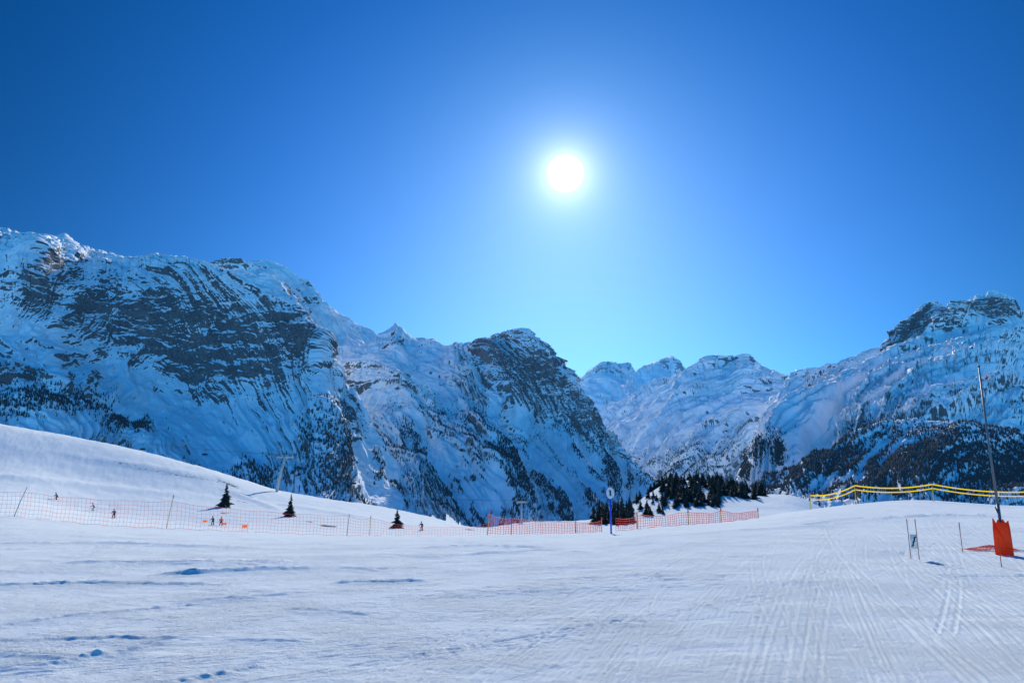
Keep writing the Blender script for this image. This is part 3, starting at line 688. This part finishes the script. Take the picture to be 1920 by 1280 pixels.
# ------------------------------------------------------------------ small sign and poles on the right
def pole_bm(h, r=.010, lean=0):
    bm = bmesh.new(); tube(bm, [(0, 0, -.25), (lean*.5*h, 0, h*.5), (lean*h, 0, h)], [r*1.1, r, r*.9], 8); return bm
p = hit(1708, 1046, 10, 40); sc = p.y/F
t = thing('warning_sign', 'small white sign hung between two thin dark poles on the right piste', 'sign', p)
for dx in (0, 15*sc):
    bm = bmesh.new(); tube(bm, [(dx, 0, -.25), (dx, 0, 67*sc)], .010, 8); po = obj('pole', bm, M_rpost, t)
    bm = bmesh.new(); tube(bm, [(dx, 0, 59*sc), (dx, 0, 68*sc)], .0125, 8); obj('pole_tip', bm, M_red, po)
bm = bmesh.new(); box(bm, (7.5*sc, -.02, 29*sc), (12*sc, .012, 25*sc), None, .004); s = obj('panel', bm, M_white, t)
bm = bmesh.new()
for k in range(5): box(bm, (7.5*sc+(k-2)*1.3*sc, -.030, (29+(k-2)*3.6)*sc), (5.5*sc, .005, 2.0*sc), Matrix.Rotation(R(-60 if k % 2 else -25), 3, 'Y'))
obj('lettering', bm, M_black, s, smooth=False)
for (u, v, px, lab) in [(1805, 1034, 51, 'thin bare pole with red tip standing between small sign and red padding'), (1878, 1061, 52, 'thin bare pole in front of the red lance padding')]:
    p = hit(u, v, 10, 40); sc = p.y/F
    t = thing('marker_pole', lab, 'pole', p, 0)
    obj('pole', pole_bm(px*sc), M_rpost, t)
    bm = bmesh.new(); tube(bm, [(0, 0, (px-14)*sc), (0, 0, px*sc+.01)], .013, 8); obj('pole_tip', bm, M_red, t)

# ------------------------------------------------------------------ chairlift
pA = hit(518, 922, 200, 300); sA = pA.y/F
hA = 64*sA
def pylon(p, h, arm, label, lean=0):
    t = thing('chairlift_pylon', label, 'lift pylon', p)
    bm = bmesh.new(); tube(bm, [(0, 0, -1), (lean*h*.5, 0, h*.5), (lean*h, 0, h)], [h*.042, h*.036, h*.031], 12); obj('mast', bm, M_pylon, t)
    bm = bmesh.new(); box(bm, (lean*h, 0, h*.985), (arm, .5, .7), None, .05); obj('crossarm', bm, M_pylon, t)
    for s in (-1, 1):
        bm = bmesh.new(); box(bm, (lean*h+s*arm*.46, 0, h*.985+.47), (.25, 2.2, .22), None, .03)
        for k in range(4): tube(bm, [(lean*h+s*arm*.46-.16, -.8+k*.53, h*.985+.59), (lean*h+s*arm*.46+.16, -.8+k*.53, h*.985+.59)], .18, 10)
        obj('sheave_bank', bm, M_dark, t)
    bm = bmesh.new()
    for k in range(12): box(bm, (lean*h*(k/12)+h*.048, -.05, 1+k*h*.075), (.25, .06, .05))
    tube(bm, [(h*.048, 0, .5), (lean*h+h*.038, 0, h*.92)], .03, 6); obj('ladder', bm, M_pylon, t)
    return Vector(p)+Vector((lean*h, 0, h*.985+.77))
TA = pylon(pA, hA, 5.6, 'grey leaning chairlift pylon with a wide crossarm on the left hill crest', .17)
pB = on(978, 270)
TB = pylon(pB, 38*270/F, 4.2, 'small grey lift pylon near the centre behind the orange net')
cB = Vector(at(-260, 700, 420))
CABLES = []
for s, lab in ((-1, 'thin left chairlift rope crossing the shaded cliff above the snow hill'), (1, 'thin right chairlift rope crossing the shaded cliff above the snow hill')):
    pts = []
    for a, b, sg in ((cB+Vector((s*2.5, 0, 0)), TA+Vector((s*2.5, 0, 0)), 9), (TA+Vector((s*2.5, 0, 0)), TB+Vector((s*1.9, 0, 0)), 5.0)):
        for k in range(25): f = k/24; pts.append(a.lerp(b, f)-Vector((0, 0, sg*4*f*(1-f))))
    CABLES.append(pts)
    bm = bmesh.new(); tube(bm, pts[:25]+pts[26:], .035, 5); tag(obj('lift_cable', bm, M_dark), lab, 'cable')
def chair(p, label):
    t = thing('lift_chair', label, 'chairlift chair', p, .3)
    bm = bmesh.new(); tube(bm, [(0, 0, 0), (0, .1, -.9), (0, .25, -1.7), (0, .25, -2.3)], .06, 6); obj('hanger', bm, M_dark, t)
    bm = bmesh.new(); box(bm, (0, 0, -2.4), (2.0, .5, .1), None, .03); obj('seat', bm, M_black, t)
    bm = bmesh.new(); box(bm, (0, .28, -2.05), (2.0, .08, .55), Matrix.Rotation(R(-12), 3, 'X'), .03); obj('backrest', bm, M_black, t)
    bm = bmesh.new(); tube(bm, [(-1, .25, -1.9), (-1, -.3, -2.0), (-1, -.35, -2.7), (1, -.35, -2.7), (1, -.3, -2.0), (1, .25, -1.9)], .035, 6); obj('safety_bar', bm, M_dark, t)
for (ci, k, lab) in [(0, 19, 'empty chairlift chair hanging farthest left above the hill crest'), (1, 21, 'empty chairlift chair hanging just left of the hill pylon'),
                     (1, 31, 'empty chairlift chair hanging just right of the hill pylon'), (0, 41, 'empty chairlift chair hanging low halfway between the two lift pylons')]:
    chair(CABLES[ci][k], lab)

# ------------------------------------------------------------------ skiers
def skin(name, chain, edges, rad, mat, parent):
    me = bpy.data.meshes.new(name+'_cage'); me.from_pydata(chain, edges, []); me.update()
    o = bpy.data.objects.new(name+'_cage', me); COL.objects.link(o)
    md = o.modifiers.new('s', 'SKIN'); md.use_smooth_shade = True
    for v, r in zip(me.skin_vertices[0].data, rad): v.radius = (r, r)
    me.skin_vertices[0].data[0].use_root = True
    sb = o.modifiers.new('d', 'SUBSURF'); sb.levels = 1
    dg = bpy.context.evaluated_depsgraph_get()
    m2 = bpy.data.meshes.new_from_object(o.evaluated_get(dg)); m2.name = name
    bpy.data.objects.remove(o); bpy.data.meshes.remove(me)
    m2.materials.clear(); m2.materials.append(mat)
    q = bpy.data.objects.new(name, m2); COL.objects.link(q); q.parent = parent
    return q
def skier(u, v, label, jk, tr, hm, rot, wide=.15, crouch=.0):
    p = hit(u, v, 100, 230)
    t = thing('person', label, 'person', p, rot)
    c = crouch; w = wide
    hip = Vector((0, .10*c*2, .92-.35*c)); chest = hip+Vector((0, -.16-.35*c, .40)); neck = chest+Vector((0, -.06, .16)); head = neck+Vector((0, -.05, .15))
    L = [hip, hip+Vector((0, -.05, .16)), chest, neck, head, head+Vector((0, 0, .07))]
    E = [(0, 1), (1, 2), (2, 3), (3, 4), (4, 5)]; Rr = [.145, .135, .16, .06, .10, .085]
    for s in (-1, 1):
        i = len(L)
        L += [hip+Vector((s*.10, 0, -.06)), Vector((s*w, -.16-.1*c, .50-.08*c)), Vector((s*w, .02, .13)), Vector((s*w, -.15, .08))]
        E += [(0, i), (i, i+1), (i+1, i+2), (i+2, i+3)]; Rr += [.10, .075, .06, .055]
    legs_end = len(L)
    for s in (-1, 1):
        i = len(L)
        L += [chest+Vector((s*.20, 0, .05)), chest+Vector((s*.34, -.06, -.20)), chest+Vector((s*.32, -.30, -.27)), chest+Vector((s*.31, -.39, -.27))]
        E += [(2, i), (i, i+1), (i+1, i+2), (i+2, i+3)]; Rr += [.075, .055, .045, .05]
    skin('body', L, E, [r*.88 for r in Rr], M_skin, t)
    jl = [0, 1, 2, legs_end, legs_end+1, legs_end+2, legs_end+4, legs_end+5, legs_end+6]
    skin('jacket', [L[i] for i in jl], [(0, 1), (1, 2), (2, 3), (3, 4), (4, 5), (2, 6), (6, 7), (7, 8)], [Rr[i]*1.1+.012 for i in jl], M_cloth[jk], t)
    tl = [0, 6, 7, 8, 10, 11, 12]
    skin('trousers', [L[i] for i in tl], [(0, 1), (1, 2), (2, 3), (0, 4), (4, 5), (5, 6)], [Rr[i]*1.12+.012 for i in tl], M_cloth[tr], t)
    bm = bmesh.new(); bmesh.ops.create_uvsphere(bm, u_segments=14, v_segments=10, radius=.135, matrix=Matrix.Translation(head+Vector((0, .02, .06))) @ Matrix.Diagonal((.92, 1.08, 1, 1)))
    obj('helmet', bm, M_cloth[hm], t)
    bm = bmesh.new(); box(bm, head+Vector((0, -.115, .05)), (.17, .05, .07), None, .02); obj('goggles', bm, M_black, t)
    for s in (-1, 1):
        bm = bmesh.new(); box(bm, (s*w, -.08, .10), (.11, .30, .16), None, .03); obj('boot', bm, M_black, t)
        bm = bmesh.new()
        pr = [(.80, .02), (0, .015), (-.75, .02), (-.88, .06), (-.95, .12)]
        vs = [[bm.verts.new((s*w+x, y, z+dz)) for x, dz in ((-.05, 0), (.05, 0), (.05, .018), (-.05, .018))] for y, z in pr]
        for a, b in zip(vs, vs[1:]):
            for k in range(4): bm.faces.new((a[k], a[(k+1) % 4], b[(k+1) % 4], b[k]))
        bm.faces.new(vs[0]); bm.faces.new(vs[-1][::-1]); bmesh.ops.recalc_face_normals(bm, faces=bm.faces)
        obj('ski', bm, M_cloth['grey'], t)
        hd = L[legs_end+3 if s < 0 else legs_end+7]
        bm = bmesh.new(); tube(bm, [hd+Vector((0, -.03, .06)), hd+Vector((s*.10, .35, -hd.z+.05))], .012, 6); obj('ski_pole', bm, M_dark, t)
        bm = bmesh.new(); bmesh.ops.create_uvsphere(bm, u_segments=8, v_segments=6, radius=.062, matrix=Matrix.Translation(hd))
        obj('glove', bm, M_black, t)
skier(106, 937, 'skier in navy jacket, leftmost on the slope behind the net', 'navy', 'black', 'black', R(-35), .16, .25)
skier(175, 957, 'small skier in bright pink red jacket behind the left net', 'crimson', 'grey', 'crimson', R(-60), .15, .3)
skier(213, 971, 'skier in all black standing behind the left net', 'black', 'black', 'black', R(15), .17, .05)
skier(399, 984, 'black clad skier standing beside a red jacketed one near orange flags', 'black', 'black', 'black', R(-10), .2, .1)
skier(414, 986, 'skier in red jacket beside the black clad one near orange flags', 'red', 'grey', 'red', R(20), .18, .15)
skier(791, 994, 'skier in maroon clothes, alone at the right end of the left slope', 'maroon', 'maroon', 'maroon', R(-20), .15, .25)
for (u, v, lab, w_) in [(384, 982, 'orange flag panel just left of the paired skiers', .85), (420, 988, 'orange flag panel just right of the paired skiers', .7), (458, 999, 'orange flag panel alone lowest on the left slope', .7)]:
    p = hit(u, v, 100, 230); t = thing('slalom_flag', lab, 'flag', p)
    bm = bmesh.new()
    nx = 7; f_ = [[bm.verts.new((w_*(i/(nx-1)-.5), .05*math.sin(i*1.2), .40+.38*j)) for j in (0, 1)] for i in range(nx)]
    for a, b in zip(f_, f_[1:]): bm.faces.new((a[0], b[0], b[1], a[1]))
    obj('banner', bm, M_orange, t)
    for s in (-1, 1):
        bm = bmesh.new(); tube(bm, [(s*w_/2, 0, -.2), (s*w_/2, 0, 1.0)], .02, 6); obj('pole', bm, M_red, t)

# ------------------------------------------------------------------ world, sun, camera
d = Vector(((1060-960)/F, CP-(640-325)/F*SP, SP+(640-325)/F*CP)).normalized()
el = math.asin(d.z); az = math.atan2(d.x, d.y)
wd = bpy.data.worlds.new('World'); scene.world = wd; wd.use_nodes = True
nt = wd.node_tree; nt.nodes.clear()
sky = nt.nodes.new('ShaderNodeTexSky'); sky.sky_type = 'NISHITA'; sky.sun_disc = False
sky.sun_elevation = el; sky.sun_rotation = az; sky.altitude = 2000; sky.air_density = 1.0; sky.dust_density = .3; sky.ozone_density = 5
hs = nt.nodes.new('ShaderNodeHueSaturation'); hs.inputs['Saturation'].default_value = 1.32
nt.links.new(sky.outputs[0], hs.inputs['Color'])
tnt = nt.nodes.new('ShaderNodeVectorMath'); tnt.operation = 'MULTIPLY'; tnt.inputs[1].default_value = (.05, 1.18, 1.40)
nt.links.new(hs.outputs[0], tnt.inputs[0])
tcn = nt.nodes.new('ShaderNodeTexCoord')
nv = nt.nodes.new('ShaderNodeVectorMath'); nv.operation = 'NORMALIZE'; nt.links.new(tcn.outputs['Generated'], nv.inputs[0])
dt = nt.nodes.new('ShaderNodeVectorMath'); dt.operation = 'DOT_PRODUCT'; nt.links.new(nv.outputs[0], dt.inputs[0]); dt.inputs[1].default_value = d
ang = math_node(nt, 'ARCCOSINE', math_node(nt, 'MINIMUM', dt.outputs['Value'], .999999))
sx = nt.nodes.new('ShaderNodeSeparateXYZ'); nt.links.new(nv.outputs[0], sx.inputs[0])
zel = math_node(nt, 'MAXIMUM', sx.outputs['Z'], 0.0)
# sky dimmed at the frame corners, brightened behind the camera as added fill
sky_fill = math_node(nt, 'ADD', map_range(nt, ang, .20, .85, 1.0, .46), map_range(nt, ang, 1.0, 1.9, 0., 1.2))
bg = nt.nodes.new('ShaderNodeBackground')
nt.links.new(math_node(nt, 'MULTIPLY', sky_fill, .10), bg.inputs['Strength'])
nt.links.new(tnt.outputs[0], bg.inputs['Color'])
def glow(k, col, s, kz=0):
    e = math_node(nt, 'MULTIPLY', math_node(nt, 'EXPONENT', math_node(nt, 'MULTIPLY', ang, -k)), s)
    if kz: e = math_node(nt, 'MULTIPLY', e, math_node(nt, 'EXPONENT', math_node(nt, 'MULTIPLY', zel, -kz)))
    b = nt.nodes.new('ShaderNodeBackground'); b.inputs['Color'].default_value = (*col, 1); nt.links.new(e, b.inputs['Strength']); return b.outputs[0]
dsc = nt.nodes.new('ShaderNodeBackground'); dsc.inputs['Color'].default_value = (1, .99, .96, 1)
nt.links.new(map_range(nt, ang, R(1.6), R(.5), 0., 3.), dsc.inputs['Strength'])
sh = bg.outputs[0]
for x in (dsc.outputs[0], glow(46, (1.0, .96, .96), 1.7), glow(11.0, (.44, .66, .92), .28), glow(5.5, (.78, .80, .86), 4.8, 6.0)):
    a = nt.nodes.new('ShaderNodeAddShader'); nt.links.new(sh, a.inputs[0]); nt.links.new(x, a.inputs[1]); sh = a.outputs[0]
wo = nt.nodes.new('ShaderNodeOutputWorld'); nt.links.new(sh, wo.inputs['Surface'])
sl = bpy.data.lights.new('sun', 'SUN'); sl.energy = 4.8; sl.angle = R(.5); sl.color = (1, .98, .91)
so = bpy.data.objects.new('sun', sl); COL.objects.link(so); so.rotation_euler = d.to_track_quat('Z', 'Y').to_euler(); so.location = d*200
cam = bpy.data.cameras.new('camera'); cam.lens = 24; cam.sensor_width = 36; cam.clip_start = .1; cam.clip_end = 80000
co = bpy.data.objects.new('camera', cam); COL.objects.link(co); co.location = (0, 0, CAMH); co.rotation_euler = (R(90)+PT, 0, 0)
scene.camera = co
scene.view_settings.view_transform = 'Standard'; scene.view_settings.look = 'None'; scene.view_settings.exposure = 0
